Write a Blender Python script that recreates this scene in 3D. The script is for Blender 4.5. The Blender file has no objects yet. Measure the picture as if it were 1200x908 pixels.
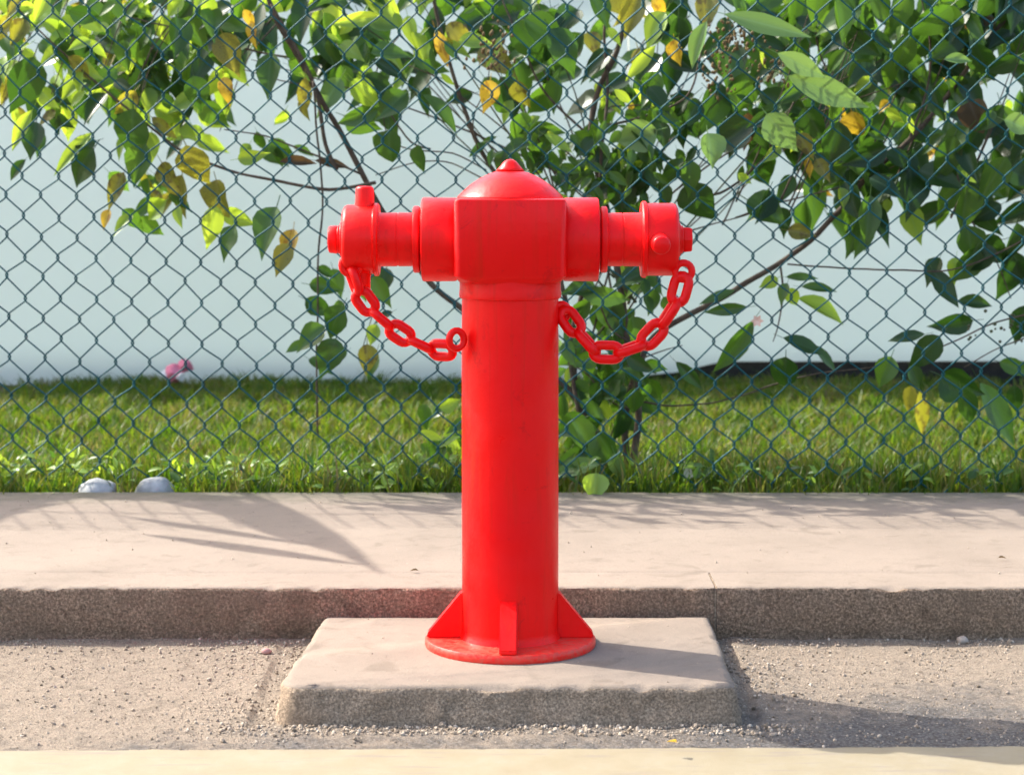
import bpy, bmesh, math, random
import numpy as np
from mathutils import Vector, Matrix, noise
R = math.radians
C = bpy.context.scene.collection
scene = bpy.context.scene

# ------------------------------------------------------------------ camera, sky, sun, exposure
PITCH = R(6.28); CAM = Vector((0.003, -3.43, 0.868)); FPX = 2400.0
cam_d = bpy.data.cameras.new('camera'); cam = bpy.data.objects.new('camera', cam_d); C.objects.link(cam)
cam.location = CAM; cam.rotation_euler = (R(90) - PITCH, 0, 0)
cam_d.lens = 72; cam_d.sensor_width = 36; cam_d.clip_start = 0.05; cam_d.clip_end = 500
cam_d.dof.use_dof = True; cam_d.dof.focus_distance = 3.62; cam_d.dof.aperture_fstop = 6.3
scene.camera = cam
SUN_EL = R(42); SUN_AZ = R(26)      # light travels towards +x and a little towards the camera
ldir = Vector((math.cos(SUN_AZ)*math.cos(SUN_EL), -math.sin(SUN_AZ)*math.cos(SUN_EL), -math.sin(SUN_EL)))
world = bpy.data.worlds.new('World'); scene.world = world; world.use_nodes = True
wn = world.node_tree; bg = wn.nodes['Background']
sky = wn.nodes.new('ShaderNodeTexSky'); sky.sky_type = 'NISHITA'; sky.sun_disc = False
sky.sun_elevation = SUN_EL; sky.sun_rotation = math.atan2(-ldir.x, -ldir.y)
sky.air_density = 1.0; sky.dust_density = 4.0; sky.ozone_density = 1.0
wn.links.new(sky.outputs[0], bg.inputs[0]); bg.inputs[1].default_value = 0.15
sun_d = bpy.data.lights.new('sun', 'SUN'); sun_d.energy = 2.8; sun_d.angle = R(0.5); sun_d.color = (1, .955, .88)
sun = bpy.data.objects.new('sun', sun_d); C.objects.link(sun)
sun.rotation_euler = ldir.to_track_quat('-Z', 'Y').to_euler(); sun.location = (-6, 4, 6)
scene.view_settings.view_transform = 'Standard'; scene.view_settings.look = 'None'
scene.view_settings.gamma = 1; scene.view_settings.use_curve_mapping = False
scene.view_settings.exposure = 1.9

# ------------------------------------------------------------------ helpers
def ray(u, v):
    a, b = (u-600)/FPX, -(v-454)/FPX
    return Vector((a, math.cos(PITCH) + b*math.sin(PITCH), -math.sin(PITCH) + b*math.cos(PITCH)))
def at(u, v, Y):
    """the point at distance plane y = Y that stands at a place of the photograph"""
    d = ray(u, v); return CAM + d*((Y-CAM.y)/d.y)
def on(u, v, Z):
    d = ray(u, v); return CAM + d*((Z-CAM.z)/d.z)
def pxm(Y): return FPX/((Y-CAM.y)*1.0)

def link(o, parent=None):
    C.objects.link(o)
    if parent: o.parent = parent
    return o
def obj(name, bm, mat, parent=None, smooth=True, autos=None):
    me = bpy.data.meshes.new(name); bm.to_mesh(me); bm.free()
    if mat: me.materials.append(mat)
    if smooth:
        me.polygons.foreach_set('use_smooth', [True]*len(me.polygons))
        if autos:
            me.set_sharp_from_angle(angle=R(autos))
    return link(bpy.data.objects.new(name, me), parent)
def empty(name, loc=(0, 0, 0)):
    o = bpy.data.objects.new(name, None); o.location = loc; o.empty_display_size = .1; return link(o)
def tag(o, label=None, cat=None, group=None, kind=None):
    if label: o['label'] = label
    if cat: o['category'] = cat
    if group: o['group'] = group
    if kind: o['kind'] = kind
    return o
def np_mesh(name, verts, faces_flat, loop_tot, mats, mat_idx=None, smooth=True):
    me = bpy.data.meshes.new(name)
    verts = np.asarray(verts, np.float32); ff = np.asarray(faces_flat, np.int32); lt = np.asarray(loop_tot, np.int32)
    me.vertices.add(len(verts)); me.vertices.foreach_set('co', verts.ravel())
    me.loops.add(len(ff)); me.loops.foreach_set('vertex_index', ff)
    me.polygons.add(len(lt)); ls = np.concatenate(([0], np.cumsum(lt)[:-1])).astype(np.int32)
    me.polygons.foreach_set('loop_start', ls); me.polygons.foreach_set('loop_total', lt)
    for m in mats: me.materials.append(m)
    if mat_idx is not None: me.polygons.foreach_set('material_index', np.asarray(mat_idx, np.int32))
    me.polygons.foreach_set('use_smooth', np.full(len(lt), smooth))
    me.update(calc_edges=True); me.validate()
    return me

# ---- materials
def new_mat(name):
    m = bpy.data.materials.new(name); m.use_nodes = True
    nt = m.node_tree; return m, nt, nt.nodes['Principled BSDF']
def nd(nt, t, **kw):
    n = nt.nodes.new(t)
    for k, v in kw.items():
        if k.startswith('i_'): n.inputs[k[2:].replace('_', ' ')].default_value = v
        else: setattr(n, k, v)
    return n
def coords(nt, kind='Object'):
    return nd(nt, 'ShaderNodeTexCoord').outputs[kind]
def noisen(nt, vec, scale, detail=4, rough=.55, dist=0):
    n = nd(nt, 'ShaderNodeTexNoise', i_Scale=scale, i_Detail=detail, i_Roughness=rough, i_Distortion=dist)
    nt.links.new(vec, n.inputs['Vector']); return n.outputs['Fac']
def ramp(nt, fac, stops):
    r = nd(nt, 'ShaderNodeValToRGB'); e = r.color_ramp.elements
    while len(e) > 1: e.remove(e[-1])
    e[0].position = stops[0][0]; e[0].color = (*stops[0][1], 1)
    for p, c in stops[1:]:
        x = e.new(p); x.color = (*c, 1)
    nt.links.new(fac, r.inputs[0]); return r.outputs[0]
def g(x): return (x, x, x)
def mix(nt, fac, a, b, blend='MIX'):
    m = nd(nt, 'ShaderNodeMix', data_type='RGBA', blend_type=blend)
    for s, x in ((m.inputs[0], fac), (m.inputs[6], a), (m.inputs[7], b)):
        if hasattr(x, 'is_linked'): nt.links.new(x, s)
        elif isinstance(x, (int, float)): s.default_value = x
        else: s.default_value = (*x, 1)
    return m.outputs[2]
def math_(nt, op, a, b=None):
    m = nd(nt, 'ShaderNodeMath', operation=op)
    for s, x in zip(m.inputs, (a, b)):
        if x is None: continue
        if hasattr(x, 'is_linked'): nt.links.new(x, s)
        else: s.default_value = x
    return m.outputs[0]
def bump(nt, p, h, strength, dist, prev=None):
    b = nd(nt, 'ShaderNodeBump', i_Strength=strength, i_Distance=dist)
    nt.links.new(h, b.inputs['Height'])
    if prev: nt.links.new(prev, b.inputs['Normal'])
    nt.links.new(b.outputs[0], p.inputs['Normal']); return b.outputs[0]
def sep(nt, vec):
    s = nd(nt, 'ShaderNodeSeparateXYZ'); nt.links.new(vec, s.inputs[0]); return s.outputs

def concrete(name, base, dark, speck=.5, rough_bump=.0015, moss=None, grit=900, coarse=False):
    m, nt, p = new_mat(name); co = coords(nt)
    big = noisen(nt, co, 3.1, 5, .6); mid = noisen(nt, co, 22, 5, .65); fine = noisen(nt, co, grit, 2, .6)
    col = ramp(nt, big, [(.28, tuple(b*.72+d*.28 for b, d in zip(base, dark))), (.5, base), (.72, tuple(b*1.08 for b in base))])
    col = mix(nt, ramp(nt, mid, [(.52, g(0)), (.78, g(.35))]), col, dark)
    col = mix(nt, ramp(nt, fine, [(.33, g(speck)), (.47, g(0))]), col, dark)
    col = mix(nt, ramp(nt, fine, [(.58, g(0)), (.72, g(speck*.5))]), col, tuple(min(.8, b*1.35) for b in base))
    if coarse:
        ag = noisen(nt, co, grit*.62, 5, .75, .2)
        col = mix(nt, .72, col, ramp(nt, ag, [(.34, tuple(d*.7 for d in dark)), (.46, tuple(b*.55 for b in base)), (.54, base), (.66, tuple(min(.8, b*1.9) for b in base))]))
        lump = noisen(nt, co, 7, 4, .65, .8)
        col = mix(nt, ramp(nt, lump, [(.45, g(0)), (.68, g(.55))]), col, tuple(b*.5 for b in base))
    stain = noisen(nt, co, 9, 3, .5, 1.5)
    col = mix(nt, ramp(nt, stain, [(.62, g(0)), (.70, g(.35))]), col, dark)
    pit = nd(nt, 'ShaderNodeTexVoronoi', i_Scale=60, i_Randomness=1.0); nt.links.new(co, pit.inputs['Vector'])
    pm = math_(nt, 'MULTIPLY', ramp(nt, pit.outputs['Distance'], [(.04, g(1)), (.13, g(0))]), ramp(nt, noisen(nt, co, 31, 1), [(.58, g(0)), (.62, g(1))]))
    col = mix(nt, math_(nt, 'MULTIPLY', pm, .7), col, tuple(d*.6 for d in dark))
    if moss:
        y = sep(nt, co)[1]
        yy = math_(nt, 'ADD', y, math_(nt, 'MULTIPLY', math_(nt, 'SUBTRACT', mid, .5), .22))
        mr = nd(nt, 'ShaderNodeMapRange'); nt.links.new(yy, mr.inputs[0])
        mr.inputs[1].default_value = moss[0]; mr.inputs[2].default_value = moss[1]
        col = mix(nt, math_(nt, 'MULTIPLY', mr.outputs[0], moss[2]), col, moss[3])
    nt.links.new(col, p.inputs['Base Color']); p.inputs['Roughness'].default_value = .92
    p.inputs['Specular IOR Level'].default_value = .2
    b = bump(nt, p, fine, .7, rough_bump); b = bump(nt, p, mid, .5, rough_bump*3, b)
    b = bump(nt, p, pm, -.6, .003, b)
    if coarse: bump(nt, p, ag, .9, .007, b)
    return m

M = {}
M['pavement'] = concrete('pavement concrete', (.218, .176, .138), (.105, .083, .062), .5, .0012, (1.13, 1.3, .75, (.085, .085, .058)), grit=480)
M['pad'] = concrete('pad concrete', (.205, .166, .13), (.095, .075, .055), .5, .0015, grit=480)
M['aggregate'] = concrete('rough kerb aggregate', (.33, .235, .158), (.06, .041, .026), .4, .004, grit=330, coarse=True)
M['pad_side'] = concrete('rough pad edge', (.42, .315, .22), (.13, .10, .07), .3, .003, grit=400, coarse=True)

def road_mat():
    m, nt, p = new_mat('sandy asphalt'); co = coords(nt); x, y, z = sep(nt, co)
    fine = noisen(nt, co, 520, 3, .65); mid = noisen(nt, co, 45, 4, .6); big = noisen(nt, co, 4.2, 4, .6, .4)
    sand = ramp(nt, fine, [(.31, (.06, .045, .03)), (.42, (.225, .178, .13)), (.54, (.32, .26, .195)), (.70, (.42, .35, .27))])
    vor = nd(nt, 'ShaderNodeTexVoronoi', i_Scale=170); nt.links.new(co, vor.inputs['Vector'])
    asp = ramp(nt, vor.outputs['Distance'], [(.1, (.21, .205, .195)), (.45, (.125, .123, .117)), (.8, (.035, .034, .032))])
    asp = mix(nt, ramp(nt, fine, [(.4, g(.7)), (.6, g(0))]), asp, (.06, .062, .07))
    # sand drifts in against the kerb and thins out towards the carriageway
    t = math_(nt, 'ADD', math_(nt, 'MULTIPLY', y, -2.6), math_(nt, 'MULTIPLY', x, .45))
    t = math_(nt, 'ADD', t, math_(nt, 'MULTIPLY', math_(nt, 'SUBTRACT', big, .5), 1.5))
    t = math_(nt, 'ADD', t, math_(nt, 'MULTIPLY', math_(nt, 'SUBTRACT', mid, .5), .9))
    k = nd(nt, 'ShaderNodeMapRange', interpolation_type='SMOOTHSTEP'); nt.links.new(t, k.inputs[0])
    k.inputs[1].default_value = .50; k.inputs[2].default_value = 1.15; k.inputs[3].default_value = 0; k.inputs[4].default_value = .85
    col = mix(nt, k.outputs[0], sand, asp)
    col = mix(nt, ramp(nt, mid, [(.5, g(0)), (.72, g(.5))]), col, (.12, .096, .072))
    nt.links.new(col, p.inputs['Base Color']); p.inputs['Roughness'].default_value = .95
    p.inputs['Specular IOR Level'].default_value = .2
    b = bump(nt, p, fine, 1.0, .006); b = bump(nt, p, vor.outputs['Distance'], -.7, .004, b); bump(nt, p, mid, .7, .010, b)
    return m
M['road'] = road_mat()

def line_mat():
    m, nt, p = new_mat('faded yellow road paint'); co = coords(nt)
    fine = noisen(nt, co, 430, 3, .65); mid = noisen(nt, co, 14, 5, .7); stretch = nd(nt, 'ShaderNodeMapping'); stretch.inputs['Scale'].default_value = (6, 70, 40)
    nt.links.new(co, stretch.inputs[0]); st = noisen(nt, stretch.outputs[0], 1.0, 3, .6)
    col = ramp(nt, mid, [(.3, (.180, .145, .082)), (.55, (.200, .168, .104)), (.8, (.215, .188, .135))])
    col = mix(nt, ramp(nt, fine, [(.36, g(.75)), (.45, g(0))]), col, (.18, .15, .1))
    col = mix(nt, ramp(nt, st, [(.60, g(0)), (.68, g(.75))]), col, (.16, .13, .1))
    nt.links.new(col, p.inputs['Base Color']); p.inputs['Roughness'].default_value = .8
    bump(nt, p, fine, .5, .0015); return m
M['line'] = line_mat()

def red_mat(name, dusty=False):
    m, nt, p = new_mat(name); co = coords(nt)
    a = noisen(nt, co, 14, 4, .6); b_ = noisen(nt, co, 85, 4, .6); c = noisen(nt, co, 6, 3, .5)
    col = ramp(nt, c, [(.3, (.80, .002, .004)), (.7, (.86, .004, .002))])
    mp = nd(nt, 'ShaderNodeMapping'); mp.inputs['Scale'].default_value = (60, 60, 4); nt.links.new(co, mp.inputs[0])
    streak = noisen(nt, mp.outputs[0], 1.0, 4, .6, .6)
    col = mix(nt, ramp(nt, streak, [(.52, g(0)), (.72, g(.55))]), col, (.62, .012, .002))
    patch = noisen(nt, co, 19, 5, .7, .8)
    col = mix(nt, ramp(nt, patch, [(.60, g(0)), (.68, g(.45))]), col, (.50, .004, .006))
    chip = noisen(nt, co, 48, 4, .7, .3)
    col = mix(nt, ramp(nt, chip, [(.735, g(0)), (.75, g(.8))]), col, (.20, .03, .02))
    col = mix(nt, ramp(nt, b_, [(.66, g(0)), (.74, g(.5))]), col, (.55, .004, .006))
    if dusty:
        dn = noisen(nt, co, 120, 5, .7)
        col = mix(nt, ramp(nt, dn, [(.38, g(.12)), (.66, g(.62))]), col, (.50, .13, .085))
    nt.links.new(col, p.inputs['Base Color'])
    nt.links.new(ramp(nt, a, [(.3, g(.24)), (.7, g(.50))]), p.inputs['Roughness'])
    p.inputs['Specular IOR Level'].default_value = .2
    b1 = bump(nt, p, b_, .3, .0014); b1 = bump(nt, p, a, .4, .004, b1); b1 = bump(nt, p, streak, .15, .002, b1); bump(nt, p, chip, -.2, .001, b1)
    return m
M['red'] = red_mat('glossy red paint'); M['red_dusty'] = red_mat('dusty red paint', True)

def simple(name, base, var, rough=.6, scale=20, spec=.3, bmp=0):
    m, nt, p = new_mat(name); co = coords(nt); n = noisen(nt, co, scale, 4, .6)
    nt.links.new(ramp(nt, n, [(.3, base), (.7, var)]), p.inputs['Base Color'])
    p.inputs['Roughness'].default_value = rough; p.inputs['Specular IOR Level'].default_value = spec
    if bmp: bump(nt, p, n, .6, bmp)
    return m
M['wire'] = simple('green plastic coated wire', (.002, .050, .058), (.005, .080, .088), .55, 9, .22)
M['bark'] = simple('dark twig bark', (.05, .035, .025), (.11, .085, .06), .85, 60, .2, .002)
M['bark_green'] = simple('green twig', (.05, .07, .025), (.08, .075, .035), .7, 40, .3)
M['white_board'] = simple('off white painted board', (.80, .80, .71), (.82, .815, .73), .5, 1.7, .3)
def sheet_mat():
    # white plastic sheeting: some daylight from behind comes through it
    m = simple('white plastic sheet', (.80, .82, .75), (.82, .835, .77), .5, 1.7, .3); nt = m.node_tree
    t = nd(nt, 'ShaderNodeBsdfTranslucent'); t.inputs[0].default_value = (.80, .88, .82, 1)
    mx = nd(nt, 'ShaderNodeMixShader'); mx.inputs[0].default_value = .29
    nt.links.new(nt.nodes['Principled BSDF'].outputs[0], mx.inputs[1]); nt.links.new(t.outputs[0], mx.inputs[2])
    nt.links.new(mx.outputs[0], nt.nodes['Material Output'].inputs[0]); return m
M['sheet'] = sheet_mat()
M['black'] = simple('black skirting', (.012, .012, .014), (.03, .03, .03), .8, 30, .2)  # near-black: the shade of the gap is put into the colour
M['soil'] = simple('lawn soil', (.05, .04, .022), (.09, .07, .036), .95, 25, .1, .01)
M['stone'] = simple('pale rounded stone', (.24, .245, .24), (.42, .425, .415), .85, 45, .3, .002)
M['pebble'] = simple('pale pebble', (.27, .22, .175), (.36, .31, .26), .9, 40, .2, .001)
M['pink'] = simple('pink film', (.55, .10, .17), (.68, .22, .30), .5, 40, .4)
M['pink_stone'] = simple('pinkish stone', (.34, .17, .15), (.42, .25, .22), .85, 60, .2)
M['white_film'] = simple('white film', (.6, .58, .55), (.75, .72, .68), .5, 40, .4)
M['dry'] = simple('dry pale leaf', (.42, .36, .26), (.62, .56, .44), .8, 30, .2)
M['petal'] = simple('salmon petal', (.70, .34, .20), (.75, .55, .45), .6, 30, .3)
M['brown_seed'] = simple('brown seed', (.09, .06, .025), (.17, .12, .05), .8, 60, .2)

def leaf_mat(name, lo, hi, tlo, thi, spots=None, rough=.36):
    """leaf pigment with a varied hue per leaf, veins in relief and light coming through the blade"""
    m, nt, p = new_mat(name); co = coords(nt, 'UV')
    rnd = math_(nt, 'FRACT', math_(nt, 'ADD', nd(nt, 'ShaderNodeObjectInfo').outputs['Random'], nd(nt, 'ShaderNodeNewGeometry').outputs['Random Per Island']))
    x, y, _ = sep(nt, co)
    # side veins run out and forward from the midrib
    ax = math_(nt, 'ABSOLUTE', math_(nt, 'SUBTRACT', x, .5))
    w = math_(nt, 'SINE', math_(nt, 'MULTIPLY', math_(nt, 'SUBTRACT', y, math_(nt, 'MULTIPLY', ax, .75)), 56))
    vein = ramp(nt, w, [(.80, g(0)), (.98, g(1))])
    rib = ramp(nt, ax, [(.02, g(1)), (.06, g(0))])
    vein = math_(nt, 'MAXIMUM', math_(nt, 'MULTIPLY', vein, .45), rib)
    nz = noisen(nt, coords(nt), 26, 3, .6)
    f = math_(nt, 'ADD', math_(nt, 'MULTIPLY', rnd, .75), math_(nt, 'MULTIPLY', nz, .25))
    col = mix(nt, f, lo, hi); tr = mix(nt, f, tlo, thi)
    if spots:
        sp = ramp(nt, noisen(nt, coords(nt), 45, 3, .6), [(.52, g(0)), (.62, g(.85))])
        col = mix(nt, sp, col, spots); tr = mix(nt, sp, tr, spots)
    col = mix(nt, math_(nt, 'MULTIPLY', vein, .6), col, tuple(min(1, c*1.5+.03) for c in hi))
    tr = mix(nt, math_(nt, 'MULTIPLY', vein, .55), tr, tuple(c*.6 for c in tlo))
    nt.links.new(col, p.inputs['Base Color']); p.inputs['Roughness'].default_value = rough
    p.inputs['Specular IOR Level'].default_value = .45
    bump(nt, p, vein, -.35, .001)
    t = nd(nt, 'ShaderNodeBsdfTranslucent'); nt.links.new(tr, t.inputs[0])
    mx = nd(nt, 'ShaderNodeMixShader'); mx.inputs[0].default_value = .42
    out = nt.nodes['Material Output']
    nt.links.new(p.outputs[0], mx.inputs[1]); nt.links.new(t.outputs[0], mx.inputs[2]); nt.links.new(mx.outputs[0], out.inputs[0])
    return m
LM = {
 'd': leaf_mat('dark leaf', (.012, .034, .010), (.024, .06, .014), (.03, .085, .006), (.06, .14, .012)),
 'g': leaf_mat('green leaf', (.026, .066, .014), (.05, .11, .02), (.075, .18, .012), (.14, .28, .018)),
 'l': leaf_mat('sunlit leaf', (.11, .21, .03), (.17, .27, .04), (.40, .62, .03), (.58, .72, .05)),  # yellow-green of sunlit leaves, the brightness put into the colour
 'p': leaf_mat('pale leaf', (.10, .19, .055), (.15, .25, .085), (.16, .30, .05), (.22, .34, .06)),
 'o': leaf_mat('olive leaf', (.11, .12, .02), (.17, .15, .025), (.30, .30, .02), (.40, .36, .03), (.10, .07, .02)),
 'y': leaf_mat('yellow leaf', (.42, .27, .02), (.55, .36, .03), (.65, .42, .02), (.75, .5, .04), (.28, .13, .015)),
 'b': leaf_mat('brown leaf', (.04, .028, .012), (.06, .042, .018), (.09, .05, .012), (.14, .07, .018), None, .7),
}
def grass_mat():
    m, nt, p = new_mat('grass blades')
    rnd = nd(nt, 'ShaderNodeNewGeometry').outputs['Random Per Island']
    pn = noisen(nt, nd(nt, 'ShaderNodeNewGeometry').outputs['Position'], 8, 4, .65)
    f = math_(nt, 'ADD', math_(nt, 'MULTIPLY', rnd, .45), math_(nt, 'MULTIPLY', math_(nt, 'SUBTRACT', pn, .27), 1.35))
    col = ramp(nt, f, [(.12, (.018, .05, .006)), (.42, (.05, .105, .010)), (.66, (.09, .115, .016)), (.86, (.14, .115, .05))])
    tr = ramp(nt, f, [(.12, (.04, .12, .004)), (.42, (.12, .24, .008)), (.66, (.21, .25, .015)), (.86, (.24, .19, .07))])
    nt.links.new(col, p.inputs['Base Color']); p.inputs['Roughness'].default_value = .5
    p.inputs['Specular IOR Level'].default_value = .3
    t = nd(nt, 'ShaderNodeBsdfTranslucent'); nt.links.new(tr, t.inputs[0])
    mx = nd(nt, 'ShaderNodeMixShader'); mx.inputs[0].default_value = .4
    nt.links.new(p.outputs[0], mx.inputs[1]); nt.links.new(t.outputs[0], mx.inputs[2])
    nt.links.new(mx.outputs[0], nt.nodes['Material Output'].inputs[0]); return m
M['grass'] = grass_mat()
def gravel_mat():
    m, nt, p = new_mat('gravel grains')
    rnd = nd(nt, 'ShaderNodeNewGeometry').outputs['Random Per Island']
    col = ramp(nt, rnd, [(0, (.13, .10, .07)), (.25, (.235, .186, .137)), (.65, (.32, .26, .197)), (1, (.44, .37, .29))])
    nt.links.new(col, p.inputs['Base Color']); p.inputs['Roughness'].default_value = .95; p.inputs['Specular IOR Level'].default_value = .2
    return m
M['gravel'] = gravel_mat()

# ------------------------------------------------------------------ mesh builders
def bm_lathe(profile, n=48, axis='Z', centre=(0, 0, 0), bm=None, cap=True):
    bm = bm or bmesh.new(); rings = []
    cx = Vector(centre)
    def pt(r, h, a):
        c, s = r*math.cos(a), r*math.sin(a)
        return cx + (Vector((c, s, h)) if axis == 'Z' else Vector((h, c, s)) if axis == 'X' else Vector((c, h, s)))
    for r, h in profile:
        if r < 1e-6: rings.append([bm.verts.new(pt(0, h, 0))])
        else: rings.append([bm.verts.new(pt(r, h, 2*math.pi*k/n)) for k in range(n)])
    for A, B in zip(rings, rings[1:]):
        for k in range(n):
            k2 = (k+1) % n
            q = ([A[0]] if len(A) == 1 else [A[k], A[k2]]) + ([B[0]] if len(B) == 1 else [B[k2], B[k]])
            if len(q) > 2: bm.faces.new(q)
    if cap:
        for ring in (rings[0], rings[-1]):
            if len(ring) > 2: bm.faces.new(ring)
    bmesh.ops.recalc_face_normals(bm, faces=bm.faces[:]); return bm
def rounded(r0, r1, h0, h1, b=.003):
    """profile of a drum from h0 to h1 with eased edges"""
    s = 1 if h1 > h0 else -1
    return [(0, h0), (r0-b, h0), (r0-b*.3, h0+s*b*.3), (r0, h0+s*b), (r1, h1-s*b), (r1-b*.3, h1-s*b*.3), (r1-b, h1), (0, h1)]
def catmull(pts, per=6):
    P = [pts[0]] + list(pts) + [pts[-1]]; out = []
    for i in range(1, len(P)-2):
        p0, p1, p2, p3 = P[i-1:i+3]
        for k in range(per):
            t = k/per
            out.append(.5*((2*p1)+(p2-p0)*t+(2*p0-5*p1+4*p2-p3)*t*t+(3*p1-p0-3*p2+p3)*t**3))
    out.append(P[-2]); return out
def bm_tube(pts, radii, n=7, closed=False, bm=None):
    bm = bm or bmesh.new(); rings = []; m = len(pts)
    up = None
    for i, p in enumerate(pts):
        a = pts[(i-1) % m] if (closed or i > 0) else p
        b = pts[(i+1) % m] if (closed or i < m-1) else p
        t = (b-a).normalized()
        if up is None: up = t.orthogonal().normalized()
        up = (up - t*up.dot(t)).normalized(); s = t.cross(up)
        r = radii[i] if hasattr(radii, '__len__') else radii
        rings.append([bm.verts.new(p + (up*math.cos(2*math.pi*k/n) + s*math.sin(2*math.pi*k/n))*r) for k in range(n)])
    for i in range(m if closed else m-1):
        A, B = rings[i], rings[(i+1) % m]
        for k in range(n): bm.faces.new((A[k], A[(k+1) % n], B[(k+1) % n], B[k]))
    if not closed:
        bm.faces.new(rings[0]); bm.faces.new(rings[-1])
    bmesh.ops.recalc_face_normals(bm, faces=bm.faces[:]); return bm
def bm_box(x0, x1, y0, y1, z0, z1, bevel=0, seg=2, bm=None):
    b = bmesh.new(); bmesh.ops.create_cube(b, size=1)
    for v in b.verts:
        v.co = Vector(((x0+x1)/2+v.co.x*(x1-x0), (y0+y1)/2+v.co.y*(y1-y0), (z0+z1)/2+v.co.z*(z1-z0)))
    if bevel: bmesh.ops.bevel(b, geom=b.edges[:], offset=bevel, segments=seg, affect='EDGES', profile=.5)
    return b
def nz(p, s, seed=0): return noise.noise(Vector((p[0]*s+seed, p[1]*s-seed*.7, p[2]*s+seed*.3)))

# ------------------------------------------------------------------ road, kerb, pavement, lawn
PAD_Z = .05; KY = .225; KZ = .10; PB = 1.305
def road_h(x, y):
    base = -.014*min(1.35, max(0, (.1-y)/.385))
    h = .0022*noise.noise((x*9, y*9, 1)) + .0016*noise.noise((x*31, y*31, 2)) + .0012*noise.noise((x*90, y*90, 3))
    e = max(0, 1-(KY-y)/.09) if y < KY else 1            # swept-up grit at the foot of the kerb
    h += .007*e*(.7+.6*noise.noise((x*7, 0, 5)))
    d = math.hypot(max(0, -x-.415+.0, x-.40), max(0, -.29-y))    # and round the pad
    h += .008*max(0, 1-d/.11)*(.6+.8*noise.noise((x*15, y*15, 6))) if (d > 0 and y > -.36) else 0
    fade = min(1, max(0, (2.1-abs(x))/.4))*min(1, max(0, (y+1.15)/.3))
    if y < -.39: h = h*.35
    return base+h*fade
nx, ny = 520, 190; xs = np.linspace(-2.1, 2.1, nx); ys = np.linspace(-1.15, KY+.006, ny)
V = [(x, y, road_h(x, y)) for y in ys for x in xs]
F = []
for j in range(ny-1):
    for i in range(nx-1):
        a = j*nx+i; F += [a, a+1, a+nx+1, a+nx]
nfa = len(F)//4
# the rest of the road as a wide flat skirt round the detailed patch
k0 = len(V); X = 60; Yb = -60; ya = KY+.006
zb = -.0189; V += [(-X, Yb, zb), (X, Yb, zb), (X, -1.15, zb), (X, ya, 0), (-X, ya, 0), (-X, -1.15, zb), (-2.1, Yb, zb), (2.1, Yb, zb)]
c00, c10, c11, c01 = 0, nx-1, nx*ny-1, nx*(ny-1)
F += [k0, k0+6, c00, k0+5]; F += [k0+6, k0+7, c10, c00]; F += [k0+7, k0+1, k0+2, c10]
F += [k0+5, c00, c01, k0+4]; F += [c10, k0+2, k0+3, c11]
me = np_mesh('road', V, F, [4]*(nfa+5), [M['road']])
road = link(bpy.data.objects.new('road', me)); tag(road, 'sandy weathered asphalt road in front of the kerb', kind='structure')

# yellow line: a paint film that follows the road a few millimetres above it
bm = bmesh.new(); lx = np.linspace(-2.05, 2.05, 411); rows = []
for x in lx:
    y1 = -.4085+.012*x + .0035*nz((x, 0, 0), 14, 3)+.003*nz((x, 0, 0), 60, 7); y0 = -.552-.022*x*x+.016*x + .006*nz((x, 1, 0), 10, 5)+.004*nz((x, 1, 0), 55, 9)
    rows.append([bm.verts.new((x, y, road_h(x, y)+.0045)) for y in np.linspace(y0, y1, 7)])
for A, B in zip(rows, rows[1:]):
    for k in range(6): bm.faces.new((A[k], B[k], B[k+1], A[k+1]))
for s in (-1, 1):
    e = rows[0] if s < 0 else rows[-1]
    f0, f1 = bm.verts.new((s*60, e[0].co.y, -.0135)), bm.verts.new((s*60, e[6].co.y, -.0135))
    bm.faces.new((f0, e[0], e[1], e[2], e[3], e[4], e[5], e[6], f1) if s < 0 else (f1, e[6], e[5], e[4], e[3], e[2], e[1], e[0], f0))
bmesh.ops.recalc_face_normals(bm, faces=bm.faces[:])
yl = obj('yellow_line', bm, M['line']); tag(yl, 'faded yellow painted line along the road edge', kind='structure')

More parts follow.
